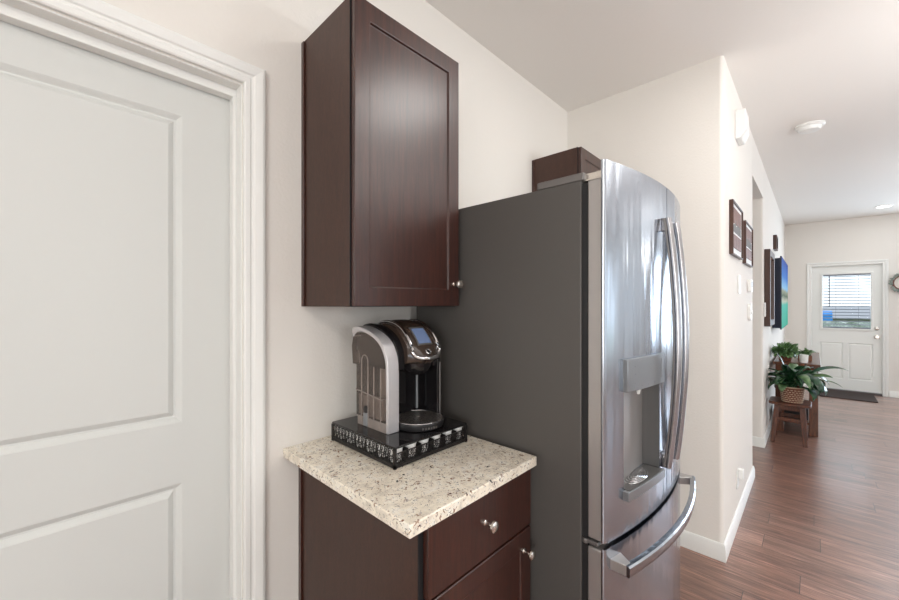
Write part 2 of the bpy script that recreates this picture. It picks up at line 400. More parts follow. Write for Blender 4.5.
# near door (left of the picture): recessed in its jamb
casing('trim_2', YW, 'y', DX0+.003, DX1+.002, DZ+.003)
bm = B()
box(bm, DX1-.004, DX1+.0005, YW, YW+.13, 0, DZ); box(bm, DX0-.0005, DX0+.004, YW, YW+.13, 0, DZ); box(bm, DX0, DX1, YW, YW+.13, DZ-.004, DZ+.0005)
box(bm, DX1-.014, DX1-.003, YW+.038, YW+.071, 0, DZ-.003); box(bm, DX0+.003, DX0+.014, YW+.038, YW+.071, 0, DZ-.003); box(bm, DX0+.01, DX1-.01, YW+.038, YW+.071, DZ-.028, DZ-.003)
struct('trim_3', bm, 'trim_paint', bevel=.002)
# panelled slab with recessed mouldings: height field on a grid
def panel_slab(plane, axis, sgn, u0, u1, z0, z1, th, panels, lite=None, bw=.034, depth=.011):
    """front face at plane, facing sgn along axis; panels are (u0,u1,z0,z1)"""
    offs = [0, bw*.12, bw*.42, bw*.58, bw*.88, bw]
    dep = {0: 0, bw*.12: depth*.15, bw*.42: depth*.95, bw*.58: depth*.95, bw*.88: depth*.15, bw: 0}
    us, zs = {u0, u1}, {z0, z1}
    for p in panels:
        for o_ in offs: us |= {p[0]+o_, p[1]-o_}; zs |= {p[2]+o_, p[3]-o_}
    if lite: us |= {lite[0], lite[1]}; zs |= {lite[2], lite[3]}
    bm = B()
    def d_at(u, z):
        for p in panels:
            e = min(u-p[0], p[1]-u, z-p[2], p[3]-z)
            if e > 0:
                k = sorted(dep)
                if e >= bw: return 0
                for a, c in zip(k, k[1:]):
                    if a <= e <= c: return dep[a]+(dep[c]-dep[a])*(e-a)/(c-a)
        return 0
    us = sorted(us); zs = sorted(zs)
    def P(u, z, dd): return (u, plane-sgn*dd, z) if axis == 'y' else (plane-sgn*dd, u, z)
    Fv = {(i, j): bm.verts.new(P(u, z, d_at(u, z))) for i, u in enumerate(us) for j, z in enumerate(zs)}
    Bk = {(i, j): bm.verts.new(P(u, z, th)) for i, u in enumerate(us) for j, z in enumerate(zs)}
    ok = lambda i, j: 0 <= i < len(us)-1 and 0 <= j < len(zs)-1 and not (lite and lite[0] < (us[i]+us[i+1])/2 < lite[1] and lite[2] < (zs[j]+zs[j+1])/2 < lite[3])
    for i in range(len(us)-1):
        for j in range(len(zs)-1):
            if not ok(i, j): continue
            q = [(i, j), (i+1, j), (i+1, j+1), (i, j+1)]
            # split so that mitres follow the diagonal
            zf = [Fv[k] for k in q]; dz = [d_at(us[a], zs[c]) for a, c in q]
            if abs(dz[0]-dz[2]) <= abs(dz[1]-dz[3]) and len(set(round(x, 5) for x in dz)) > 2:
                bm.faces.new((zf[0], zf[1], zf[2])); bm.faces.new((zf[0], zf[2], zf[3]))
            elif len(set(round(x, 5) for x in dz)) > 1 and not (abs(dz[0]-dz[1]) < 1e-6 and abs(dz[2]-dz[3]) < 1e-6) and not (abs(dz[0]-dz[3]) < 1e-6 and abs(dz[1]-dz[2]) < 1e-6):
                if abs(dz[0]-dz[2]) > abs(dz[1]-dz[3]): bm.faces.new((zf[0], zf[1], zf[2])); bm.faces.new((zf[0], zf[2], zf[3]))
                else: bm.faces.new((zf[0], zf[1], zf[3])); bm.faces.new((zf[1], zf[2], zf[3]))
            else: bm.faces.new(zf)
            bm.faces.new([Bk[k] for k in q])
            for di, dj, e in ((-1, 0, ((i, j), (i, j+1))), (1, 0, ((i+1, j), (i+1, j+1))), (0, -1, ((i, j), (i+1, j))), (0, 1, ((i, j+1), (i+1, j+1)))):
                if not ok(i+di, j+dj): bm.faces.new((Fv[e[0]], Fv[e[1]], Bk[e[1]], Bk[e[0]]))
    return bm
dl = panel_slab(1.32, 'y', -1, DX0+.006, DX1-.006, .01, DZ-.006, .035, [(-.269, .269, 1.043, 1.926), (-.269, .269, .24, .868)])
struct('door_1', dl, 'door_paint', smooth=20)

# far door
far = bpy.data.objects.new('door_2', None); COL.objects.link(far); far.location = (XF+.03, (FY0+FY1)/2, 0); far['kind'] = 'structure'; LOC['door_2'] = Vector(far.location)
LT = (-.640, -.110, 1.003, 1.861)
pn = [(-.345, -.075, .20, .775), (-.665, -.395, .20, .775)]
obj('door_slab', panel_slab(XF+.03, 'x', -1, FY0+.005, FY1-.005, .03, FZ-.005, .045, pn, LT, bw=.03, depth=.012), 'door_paint_lit', far, smooth=20)
obj('window_frame', holed(B(), 'x', XF+.012, XF+.045, -.668, -.082, .975, 1.889, [LT]), 'trim_paint', far, bevel=.006)
obj('glass_pane', box(B(), XF+.048, XF+.052, LT[0], LT[1], LT[2], LT[3]), 'window_glass', far)
kb = obj('knob', lathe(B(), [(.032, 0), (.032, -.006), (.012, -.01), (.012, -.035), (.026, -.042), (.029, -.055), (.022, -.066), (0, -.068)], (XF+.03, -.70, .885), axis='x'), 'nickel', far)
obj('deadbolt', lathe(B(), [(.029, 0), (.029, -.008), (.02, -.014), (0, -.015)], (XF+.03, -.70, 1.015), axis='x'), 'nickel', far)
bm = B()
for z in (.25, 1.0, 1.8): box(bm, XF+.018, XF+.031, FY1-.012, FY1-.002, z, z+.09)
obj('hinge', bm, 'white_plastic', far)
casing('trim_4', XF, 'x', FY0+.003, FY1-.003, FZ+.0)
bm = B(); box(bm, XF, XF+.12, FY0-.0005, FY0+.004, 0, FZ); box(bm, XF, XF+.12, FY1-.004, FY1+.0005, 0, FZ); box(bm, XF, XF+.12, FY0, FY1, FZ-.004, FZ+.0005)
struct('trim_5', bm, 'trim_paint')
struct('trim_6', prism(B(), [(XF-.03, 0), (XF-.015, .022), (XF+.12, .026), (XF+.12, 0)], 'y', FY0+.005, FY1-.005), 'threshold')

# outside: ground and the house opposite
struct('ground', prism(B(), [(XF+.13, -.3), (XF+.13, -.12), (14, -.2), (24, -1.4), (60, -1.5), (60, -3)], 'y', -30, 30), 'grass')
struct('road', box(B(), 24, 31, -30, 30, -1.6, -1.38), 'concrete')
struct('path', box(B(), XF+.13, 13.5, -.9, .3, -.2, -.06), 'concrete')
h = thing('house', 'grey roofed brown house seen through the blind of the white entry door', 'house', (43, -1.5, -1.5))
obj('walls', box(B(), 40, 46, -8, 5.0, -1.55, .35), 'siding', h)
obj('roof', prism(B(), [(39.3, .35), (43, 1.25), (46.7, .35)], 'y', -8.6, 5.6), 'roof_shingle', h)
for y0 in (-6.5, -3.6):
    obj('window', box(B(), 39.95, 40.01, y0, y0+1.2, -.6, .1), 'dark_gasket', h)
obj('garage_door', box(B(), 39.94, 40.01, .2, 3.0, -1.5, .2), 'white_plastic', h)
tag(settle(obj('portable_cabin', prism(B(), [(37, -1.5), (37, .75), (37.5, .95), (38, .75), (38, -1.5)], 'y', -.95, -.35), 'blue_paint', bevel=.04)), 'small blue cabin far outside, seen low through the door blind', 'cabin')
rn = random.Random(9); bm = bmesh.new(); bmesh.ops.create_grid(bm, x_segments=60, y_segments=10, size=1)
for v_ in bm.verts:
    y_, t_ = v_.co.x, v_.co.y; v_.co = Vector((29.5+.5*t_+rn.uniform(-.08, .08), -3+9*y_, -1.45+1.85*(1-abs(t_)**3)+rn.uniform(-.12, .12)))
tag(settle(obj('hedge', bm, 'wreath_leaf', smooth=0)), 'low green hedge across the street seen through the door blind', 'hedge')

# ------------------------------------------------------------------ kitchen cabinets
def shaker(bm, x0, x1, yf, yb, z0, z1, sw=.051, rw=.055, rec=.007):
    """framed door facing -Y: front at yf"""
    us = [x0, x0+sw, x0+sw+.004, x1-sw-.004, x1-sw, x1]; zs = [z0, z0+rw, z0+rw+.004, z1-rw-.004, z1-rw, z1]
    V = {}
    for i, x in enumerate(us):
        for j, z in enumerate(zs):
            inn = 2 <= i <= 3 and 2 <= j <= 3
            V[i, j] = bm.verts.new((x, yf+(rec if inn else 0), z))
    for i in range(5):
        for j in range(5): bm.faces.new((V[i, j], V[i+1, j], V[i+1, j+1], V[i, j+1]))
    Bv = [bm.verts.new(p) for p in ((x0, yb, z0), (x1, yb, z0), (x1, yb, z1), (x0, yb, z1))]
    bm.faces.new(Bv)
    bm.faces.new([V[i, 0] for i in range(6)]+[Bv[1], Bv[0]]); bm.faces.new([V[i, 5] for i in range(6)]+[Bv[2], Bv[3]])
    bm.faces.new([V[0, j] for j in range(6)]+[Bv[3], Bv[0]]); bm.faces.new([V[5, j] for j in range(6)]+[Bv[2], Bv[1]])
    return bm
def knob(parent, x, yf, z):
    return obj('knob', lathe(B(), [(.008, 0), (.008, -.002), (.0045, -.005), (.0042, -.016), (.007, -.021), (.0135, -.025), (.0158, -.029), (.0145, -.034), (.009, -.037), (0, -.038)], (x, yf, z), 20, 'y'), 'nickel', parent)
def upper_cabinet(x0, x1, z0, z1, label, knob_right=True):
    yf = .9364; yb = .9543+.003
    c = thing('wall_cabinet', label, 'cabinet', ((x0+x1)/2, (yf+YW)/2, z0))
    bm = B()
    box(bm, x0, x0+.016, yb, YW-.0008, z0, z1); box(bm, x1-.016, x1, yb, YW-.0008, z0, z1)
    box(bm, x0+.016, x1-.016, yb, YW-.0008, z1-.018, z1-.002); box(bm, x0+.016, x1-.016, yb, YW-.0008, z0+.002, z0+.018)
    box(bm, x0+.016, x1-.016, YW-.012, YW-.0008, z0+.018, z1-.018)
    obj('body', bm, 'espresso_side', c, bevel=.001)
    obj('scribe_moulding', box(B(), x0-.006, x0, YW-.018, YW-.0008, z0, z1-.004), 'espresso_wood', c, bevel=.002)
    obj('face_frame', holed(B(), 'y', yb-.0015, yb, x0, x1, z0, z1, [(x0+.04, x1-.04, z0+.04, z1-.04)]), 'dark_gasket', c)
    d = obj('door', shaker(B(), x0+.004, x1-.002, yf, yb-.003, z0+.002, z1-.002), 'espresso_wood', c, bevel=.0012)
    knob(d, x1-.028 if knob_right else x0+.028, yf, z0+.079)
    return c
upper_cabinet(.5935, 1.0355, 1.375, 2.2636, 'dark brown wooden wall cabinet above the coffee maker')
upper_cabinet(2.045, 2.506, 1.375, 2.2636, 'dark brown wall cabinet showing just its top behind the refrigerator')

bx0, bx1 = .5845, 1.034; byf = .635; bzt = .885
base = thing('base_cabinet', 'dark brown wooden base cabinet under the speckled stone countertop', 'cabinet', ((bx0+bx1)/2, (byf+YW)/2, 0))
bm = B(); box(bm, bx0, bx0+.018, byf+.021, YW-.001, 0, bzt); box(bm, bx1-.018, bx1, byf+.021, YW-.001, 0, bzt); box(bm, bx0+.018, bx1-.018, YW-.02, YW-.001, .1, bzt); box(bm, bx0+.018, bx1-.018, byf+.021, YW-.02, .1, .118)
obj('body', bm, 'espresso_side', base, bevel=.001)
obj('toe_kick', box(B(), bx0+.018, bx1-.018, byf+.09, byf+.1, 0, .1), 'espresso_wood', base)
obj('scribe_moulding', box(B(), bx0-.006, bx0, YW-.018, YW-.001, 0, bzt), 'espresso_wood', base)
obj('face_frame', holed(B(), 'y', byf+.0195, byf+.0215, bx0, bx1, .1, bzt, [(bx0+.04, bx1-.04, .14, .66), (bx0+.04, bx1-.04, .73, .85)]), 'dark_gasket', base)
dr = obj('drawer', box(B(), .598, bx1-.001, byf, byf+.018, .704, .876), 'espresso_wood', base, bevel=.0015)
knob(dr, .805, byf, .800)
dd = obj('door', shaker(B(), .598, bx1-.001, byf, byf+.018, .105, .697), 'espresso_wood', base, bevel=.0025)
knob(dd, .993, byf, .637)
ct = box(B(), .5265, 1.0377, .6162, YW-.0005, .8855, .9154)
tag(settle(obj('countertop', ct, 'granite', bevel=.003, seg=3)), 'beige granite countertop speckled brown on the base cabinet', 'countertop')

# ------------------------------------------------------------------ refrigerator
fx0, fx1, fc = 1.06, 1.89, 1.475
def fy(x): return .367+.052*((x-fc)/.415)**2
fr = thing('refrigerator', 'stainless steel french door refrigerator with dark grey side next to the countertop', 'refrigerator', (fc, .8, 0))
bm = B(); box(bm, fx0, fx1, .485, 1.2, .03, 1.739)
obj('body', bm, 'fridge_side', fr, bevel=.003)
for x in (fx0+.05, fx1-.05):
    for y in (.55, 1.15): obj('foot', lathe(B(), [(.02, 0), (.02, .03)], (x, y, 0), 12), 'dark_gasket', fr)
bm = B(); box(bm, fx0+.006, fx1-.006, .468, .485, .05, 1.73); obj('door_gasket', bm, 'dark_gasket', fr)
obj('base_grille', box(B(), fx0+.01, fx1-.01, .45, .484, .03, .07), 'dark_gasket', fr)
def curved_front(bm, x0, x1, z0, z1, yb, hole=None, rl=True, rr=True, depth=.06, n=16):
    xs = {x0+(x1-x0)*i/n for i in range(n+1)}
    if hole:
        xs = {x for x in xs if min(abs(x-hole[0]), abs(x-hole[1])) > .008}; xs |= {hole[0], hole[1]}
    R = .010
    for s, o_ in ((rl, x0), (rr, x1)):
        if s: xs |= {abs(o_-0)+(-1 if o_ == x1 else 1)*q for q in (.0015, .004, .007, R)}
    xs = sorted(xs)
    def Y(x):
        y = fy(x)
        for s, o_ in ((rl, x0), (rr, x1)):
            e = abs(x-o_)
            if s and e < R: y += R-math.sqrt(max(0, R*R-(R-e)**2))
        return y
    zs = [z0, z1] if not hole else [z0, hole[2], hole[3], z1]
    V = {(i, j): bm.verts.new((x, Y(x), z)) for i, x in enumerate(xs) for j, z in enumerate(zs)}
    inh = lambda i, j: hole and hole[0] <= (xs[i]+xs[i+1])/2 <= hole[1] and j == 1
    for i in range(len(xs)-1):
        for j in range(len(zs)-1):
            if not inh(i, j): bm.faces.new((V[i, j], V[i+1, j], V[i+1, j+1], V[i, j+1]))
    Bk = {(i, j): bm.verts.new((x, yb, z)) for i, x in enumerate(xs) for j, z in ((0, z0), (1, z1))}
    n_ = len(xs); J = len(zs)-1
    for i in range(n_-1):
        bm.faces.new((V[i, 0], V[i+1, 0], Bk[i+1, 0], Bk[i, 0])); bm.faces.new((V[i, J], V[i+1, J], Bk[i+1, 1], Bk[i, 1])); bm.faces.new((Bk[i, 0], Bk[i+1, 0], Bk[i+1, 1], Bk[i, 1]))
    for i in (0, n_-1): bm.faces.new([V[i, j] for j in range(J+1)]+[Bk[i, 1], Bk[i, 0]])
    if hole:
        i0, i1 = xs.index(hole[0]), xs.index(hole[1]); yd = fy(hole[0])+depth
        c = [bm.verts.new((x, yd, z)) for x, z in ((hole[0], hole[2]), (hole[1], hole[2]), (hole[1], hole[3]), (hole[0], hole[3]))]
        bm.faces.new((V[i0, 1], V[i0, 2], c[3], c[0])); bm.faces.new((V[i1, 1], V[i1, 2], c[2], c[1])); bm.faces.new(c)
        bm.faces.new([V[i, 1] for i in range(i0, i1+1)]+[c[1], c[0]]); bm.faces.new([V[i, 2] for i in range(i0, i1+1)]+[c[2], c[3]])
    return bm
hx0, hx1 = 1.152, 1.398
SK = .4235
ld = obj('left_door', curved_front(B(), fx0+.002, fc-.003, .717, 1.785, SK, (hx0, hx1, .842, 1.20), rr=False, depth=.055), 'brushed_steel', fr, smooth=25)
ld['label'] = 'left door with a water dispenser'
rd = obj('right_door', curved_front(B(), fc+.003, fx1-.002, .717, 1.785, SK, rl=False), 'brushed_steel', fr, smooth=25)
fz = obj('freezer_drawer', curved_front(B(), fx0+.002, fx1-.002, .07, .700, SK), 'brushed_steel', fr, smooth=25)
obj('door_liner', box(B(), fx0+.002, fc-.004, SK-.001, .467, .719, 1.735), 'door_edge_steel', ld, bevel=.004)
obj('door_liner', box(B(), fc+.004, fx1-.002, SK-.001, .467, .719, 1.735), 'door_edge_steel', rd, bevel=.004)
obj('drawer_liner', box(B(), fx0+.002, fx1-.002, SK-.001, .467, .07, .695), 'door_edge_steel', fz, bevel=.004)
bm = B(); box(bm, fx0+.001, fx0+.10, .478, .63, 1.739, 1.763); obj('hinge_cover', bm, 'hinge_metal', fr, bevel=.004)
bm = B(); box(bm, fx1-.10, fx1-.001, .478, .63, 1.739, 1.763); obj('hinge_cover', bm, 'hinge_metal', fr, bevel=.004)
bm = B(); box(bm, fx0+.012, fx0+.075, .425, .49, 1.737, 1.744); lathe(bm, [(.012, 0), (.012, .022), (.008, .026)], (fx0+.035, .447, 1.74), 16); box(bm, fx0+.02, fx0+.032, .432, .485, 1.744, 1.762)
obj('top_hinge', bm, 'nickel', fr, bevel=.002)
bm = B(); box(bm, fx0-.001, fx0+.05, .435, .482, .703, .714); lathe(bm, [(.009, 0), (.009, .014)], (fx0+.006, .474, .70), 14); obj('centre_hinge', bm, 'hinge_metal', fr, bevel=.002)
# dispenser
rcx = fy(hx0)+.0545
bm = B()
r0, r1, z0_, z1_ = hx0+.0008, hx1-.0008, .8428, 1.1992
box(bm, r0, r1, rcx-.003, rcx-.0005, z0_, z1_); box(bm, r0, r0+.002, fy(hx0)+.002, rcx, z0_, z1_); box(bm, r1-.002, r1, fy(hx1)+.002, rcx, z0_, z1_)
rec = obj('dispenser_recess', bm, 'dispenser_gray', ld)
def curved_strip(bm, x0, x1, z0, z1, out, back, n=14, r=0):
    A = [(x0+(x1-x0)*i/n) for i in range(n+1)]
    pts = [(x, fy(x)-out) for x in A]+[(x, fy(x)+back) for x in reversed(A)]
    return prism(bm, pts, 'z', z0, z1)
pnl = obj('control_panel', curved_strip(B(), hx0-.004, hx1+.004, 1.128, 1.222, .014, .03), 'panel_gray', ld, smooth=25, bevel=.0015)
for z in (1.20, 1.178, 1.152):
    x = hx0+.035; obj('panel_marking', box(B(), x, x+.022, fy(x)-.0152, fy(x)-.013, z-.001, z+.001), 'gray_ink', pnl)
x = hx1-.03; obj('panel_emblem', box(B(), x, x+.006, fy(x)-.0155, fy(x)-.012, 1.146, 1.208), 'gray_ink', pnl)
for x in (hx0+.035, hx0+.075, hx0+.115, hx0+.16):
    obj('panel_marking', box(B(), x, x+.007, fy(x)-.0152, fy(x)-.013, 1.138, 1.1405), 'gray_ink', pnl)
obj('water_nozzle', lathe(B(), [(.008, 0), (.007, -.018), (.0045, -.032), (0, -.034)], ((hx0+hx1)/2, fy(1.275)+.018, 1.134), 14), 'white_plastic', ld)
obj('dispenser_tray', curved_strip(B(), hx0-.004, hx1+.004, .815, .8415, .016, .02), 'panel_gray', ld, smooth=25, bevel=.0015)
bm = B(); curved_strip(bm, hx0+.008, hx1-.008, .8415, .8435, .012, .045); obj('tray_grille', bm, 'dispenser_gray', ld)
bm = B()
for k in range(5):
    a = [( (hx0+hx1)/2+.016*(k+1)*.9*math.cos(t_), .405+.008*(k+1)*.7*math.sin(t_), .8445) for t_ in [2*PI*i/24 for i in range(24)]]
    tube(bm, a, .0011, 5, True)
obj('tray_ridge', bm, 'chrome', ld)
# handles
def vhandle(x, parent, side):
    z0, z1 = .842, 1.668; pts = []
    for i in range(29):
        s = i/28; b_ = math.sin(PI*s)
        pts.append((x, fy(x)-.018-.029*b_**.9, z0+(z1-z0)*s))
    hnd = obj('door_handle', sweep(B(), pts, circ(.013, 14, .010), up=Vector((0, 1, 0))), 'handle_steel', parent, smooth=60)
    for za, zb in ((z0-.004, z0+.045), (z1-.042, z1+.003)):
        bm = B(); box(bm, x-.011, x+.011, fy(x)-.026, fy(x)+.001, za, zb)
        obj('bracket', bm, 'handle_steel', hnd, bevel=.003)
    bm = B(); tube(bm, [(x-side*.013, p[1]+.010, p[2]) for p in pts], .003, 6); obj('handle_inlay', bm, 'hinge_metal', hnd)
vhandle(1.425, ld, 1); vhandle(1.527, rd, -1)
pts = [(x, fy(x)-.042-.008*math.cos((x-fc)/.42*PI/2), .654) for x in [1.088+(1.850-1.088)*i/30 for i in range(31)]]
fh = obj('drawer_handle', sweep(B(), pts, [(-.009, -.013), (.006, -.016), (.010, -.011), (.010, .012), (.006, .016), (-.009, .014)]), 'brushed_steel', fz, smooth=40)
for x in (1.088, 1.850):
    s = 1 if x < 1.4 else -1; bm = B()
    prism(bm, [(x, fy(x)+.002), (x, fy(x)-.048), (x+s*.02, fy(x+s*.02)-.045), (x+s*.05, fy(x+s*.05)+.002)], 'z', .639, .669)
    obj('bracket', bm, 'door_edge_steel', fh, bevel=.002)
obj('badge', lathe(B(), [(.013, 0), (.013, -.003), (0, -.0035)], (1.872, fy(1.872)+.001, 1.675), 20, 'y'), 'gray_ink', rd)

# ------------------------------------------------------------------ pod drawer stand
tx0, tx1, ty0, ty1, tz = .673, .985, .853, 1.200, .9156
st = thing('pod_storage_stand', 'black metal pod storage drawer with pierced scroll sides on the granite countertop', 'storage drawer', ((tx0+tx1)/2, (ty0+ty1)/2, tz))
obj('top_panel', prism(B(), rrect(tx0, tx1, ty0, ty1, .006), 'z', tz+.057, tz+.0634), 'black_gloss', st, bevel=.0015)
for x, y in ((tx0+.004, ty0+.004), (tx1-.004, ty0+.004), (tx0+.004, ty1-.004), (tx1-.004, ty1-.004)):
    obj('corner_post', box(B(), x-.004, x+.004, y-.004, y+.004, tz, tz+.057), 'black_wire', st)
def rail(bm, z0, z1):
    box(bm, tx0, tx0+.004, ty0, ty1, z0, z1); box(bm, tx1-.004, tx1, ty0, ty1, z0, z1); box(bm, tx0, tx1, ty0, ty0+.004, z0, z1); box(bm, tx0, tx1, ty1-.004, ty1, z0, z1)
bm = B(); rail(bm, tz+.003, tz+.012); obj('bottom_rail', bm, 'black_wire', st)
def ring_flat(bm, c, r, wd, ax, th=.0016, seg=12):
    def P(a, rr, t_):
        u, z = rr*math.cos(a), rr*math.sin(a)
        return (c[0]+t_, c[1]+u, c[2]+z) if ax == 'x' else (c[0]+u, c[1]+t_, c[2]+z)
    R_ = [[bm.verts.new(P(2*PI*i/seg, rr, t_)) for i in range(seg)] for rr, t_ in ((r, 0), (r-wd, 0), (r-wd, th), (r, th))]
    for a, d in ((0, 1), (1, 2), (2, 3), (3, 0)):
        for i in range(seg):
            k = (i+1) % seg; bm.faces.new((R_[a][i], R_[a][k], R_[d][k], R_[d][i]))
def filigree(bm, ax, fixed, u0, u1, z0, z1):
    n = max(1, round((u1-u0)/.020)); st_ = (u1-u0)/n; hh = z1-z0
    for i in range(n):
        u = u0+st_*(i+.5)
        for zz, rr in ((z0+hh*.27, hh*.27), (z0+hh*.74, hh*.26)):
            o_ = st_*.12*(1 if zz > z0+hh/2 else -1)
            c = (fixed, u+o_, zz) if ax == 'x' else (u+o_, fixed, zz)
            ring_flat(bm, c, rr, .0016, ax)
            c2 = (fixed, u+o_+rr*.3, zz) if ax == 'x' else (u+o_+rr*.3, fixed, zz); ring_flat(bm, c2, rr*.42, .0012, ax, seg=8)
        for uu, zz, rr in ((u-st_*.42, z0+hh*.5, hh*.15), (u+st_*.45, z0+hh*.88, hh*.11), (u+st_*.4, z0+hh*.12, hh*.11)):
            c = (fixed, uu, zz) if ax == 'x' else (uu, fixed, zz); ring_flat(bm, c, rr, .0016, ax, seg=8)
bm = B(); filigree(bm, 'x', tx0+.001, ty0+.008, ty1-.008, tz+.012, tz+.057); obj('side_filigree', bm, 'black_wire', st, smooth=0)
bm = B(); filigree(bm, 'x', tx1-.003, ty0+.008, ty1-.008, tz+.012, tz+.057); obj('side_filigree', bm, 'black_wire', st, smooth=0)
bm = B(); filigree(bm, 'y', ty0+.001, tx0+.008, tx1-.008, tz+.012, tz+.043); box(bm, tx0+.006, tx1-.006, ty0, ty0+.003, tz+.042, tz+.0445)
for k in range(1, 6):
    x = tx0+(tx1-tx0)*k/6; box(bm, x-.001, x+.001, ty0+.003, ty1-.01, tz+.013, tz+.048)
dwr = obj('drawer_front', bm, 'black_wire', st, smooth=0)
obj('drawer_bottom', box(B(), tx0+.006, tx1-.006, ty0+.004, ty1-.006, tz+.010, tz+.012), 'black_wire', st)
pod = thing('coffee_pod', 'white single serve coffee pod inside the black pierced storage drawer', 'coffee pod', (0, 0, 0), 'coffee pods in the storage drawer')
obj('cup', lathe(B(), [(.016, 0), (.0185, .002), (.0215, .038), (.0235, .0385), (.0235, .0405), (0, .0405)], (0, 0, 0), 16), 'pod_white', pod)
obj('lid', lathe(B(), [(.0225, .0406), (.0225, .0412), (0, .0412)], (0, 0, 0), 16), 'pod_foil', pod)
first = True
for i in range(6):
    for j in range(6):
        l_ = (tx0+(tx1-tx0)*(i+.5)/6, ty0+.030+j*.056, tz+.0122)
        if first: pod.location = l_; first = False
        else: copy_tree(pod, l_)

# ------------------------------------------------------------------ coffee maker
kz = tz+.0636
km = thing('coffee_maker', 'silver and black single serve coffee maker with clear side tank on the black drawer stand', 'coffee maker', (.84, 1.04, kz))
lx0, lx1 = .724, .768
def arc_pts(pts, n=8):
    """catmull-rom through pts"""
    out = []
    P_ = [pts[0]]+list(pts)+[pts[-1]]
    for i in range(1, len(P_)-2):
        p0, p1, p2, p3 = [Vector(q) for q in P_[i-1:i+3]]
        for k in range(n):
            t_ = k/n; out.append(tuple(.5*((2*p1)+(p2-p0)*t_+(2*p0-5*p1+4*p2-p3)*t_**2+(3*p1-p0-3*p2+p3)*t_**3)))
    out.append(tuple(pts[-1])); return out
def band(bm, x0, x1, outer, inner): return prism(bm, list(outer)+list(reversed(inner)), 'x', x0, x1)
oc = [(.950, kz+.0), (.950, kz+.12), (.952, kz+.215)]+arc_pts([(.956, kz+.235), (.978, kz+.275), (1.02, kz+.304), (1.08, kz+.324), (1.13, kz+.328), (1.155, kz+.318)], 4)
ic = [(.962, kz+.0), (.962, kz+.12), (.964, kz+.212)]+arc_pts([(.968, kz+.230), (.988, kz+.266), (1.026, kz+.293), (1.08, kz+.310), (1.125, kz+.308), (1.145, kz+.290)], 4)
obj('silver_band', band(B(), lx0, lx1, oc, ic), 'silver_plastic', km, smooth=30, bevel=.005, seg=3)
# reservoir
bm = B(); prism(bm, rrect(lx0+.003, lx1-.004, .963, 1.135, .008), 'z', kz+.03, kz+.20); 
tank = obj('water_tank', bm, 'smoky_plastic', km, smooth=40)
bm = B()
tp = [(.9645, kz+.20), (.9685, kz+.229), (.9885, kz+.265), (1.026, kz+.292), (1.08, kz+.309), (1.125, kz+.307), (1.15, kz+.29), (1.158, kz+.26), (1.152, kz+.20)]
prism(bm, tp, 'x', lx0+.003, lx1-.004); obj('tank_shoulder', bm, 'smoky_plastic', tank, smooth=40)
bm = B(); prism(bm, rrect(lx0+.002, lx1-.003, .963, 1.125, .006), 'z', kz+.0, kz+.03); obj('tank_base', bm, 'rib_plastic', km, smooth=40)
bm = B()
for y in (.992, 1.028, 1.060, 1.098): tube(bm, [(lx0+.0025, y, kz+.004), (lx0+.0025, y, kz+.20)], .0022, 6, up=Vector((0, 1, 0)))
a_ = [(lx0+.002, 1.078+.018*math.cos(t_), kz+.215+.02*math.sin(t_)) for t_ in [PI*i/10 for i in range(11)]]
tube(bm, [(lx0+.002, 1.096, kz+.10)]+a_+[(lx0+.002, 1.060, kz+.10)], .0022, 6, up=Vector((1, 0, 0)))
tube(bm, [(lx0+.002, .98, kz+.10), (lx0+.002, 1.13, kz+.115)], .002, 6)
obj('tank_rib', bm, 'rib_plastic', tank)
bm = B(); prism(bm, rrect(lx0+.010, lx1-.010, .982, 1.125, .008), 'z', kz+.034, kz+.10); obj('water', bm, 'rib_plastic', tank)
obj('tank_latch', lathe(B(), [(.012, 0), (.012, -.003), (.008, -.004), (0, -.004)], (lx0+.003, 1.072, kz+.055), 18, 'x'), 'black_soft', tank)
obj('tank_foot', box(B(), lx0-.001, lx0+.01, 1.062, 1.084, kz+.001, kz+.045), 'gray_ink', tank, bevel=.002)
# body behind the cup space
bm = B(); prism(bm, rrect(lx1+.0005, .950, 1.035, 1.165, .02), 'z', kz+.0, kz+.24); obj('body', bm, 'black_gloss', km, smooth=40)
bm = B(); prism(bm, rrect(lx1+.0005, .948, 1.0, 1.165, .02), 'z', kz, kz+.012); obj('base_plate', bm, 'black_soft', km)
bm = B(); prism(bm, rrect(.936, .950, .948, 1.05, .006), 'z', kz+.001, kz+.215); obj('side_cheek', bm, 'black_gloss', km, smooth=40)
bm = B(); prism(bm, rrect(.945, .9505, .9455, .950, .002), 'z', kz+.02, kz+.20); obj('edge_strip', bm, 'hinge_metal', km, smooth=40)
bm = B(); prism(bm, rrect(lx1+.001, lx1+.011, .962, 1.04, .004), 'z', kz+.001, kz+.225); obj('side_cheek', bm, 'silver_plastic', km, smooth=40)
bm = B(); box(bm, .912, .920, 1.030, 1.036, kz+.03, kz+.20); obj('body_trim', bm, 'gray_ink', km, bevel=.002)
# shoulder: black arch inside the silver band
oc2 = [(.958, kz+.19), (.960, kz+.235)]+arc_pts([(.965, kz+.255), (.990, kz+.292), (1.03, kz+.318), (1.08, kz+.334), (1.13, kz+.336), (1.165, kz+.318), (1.168, kz+.24)], 4)+[(1.10, kz+.20)]
obj('shoulder', prism(B(), oc2, 'x', lx1, .802), 'black_gloss', km, smooth=30, bevel=.006, seg=3)
oc3 = [(y, z-.004) for y, z in oc2]
obj('shoulder', prism(B(), oc3, 'x', .925, .950), 'black_gloss', km, smooth=30, bevel=.008, seg=3)
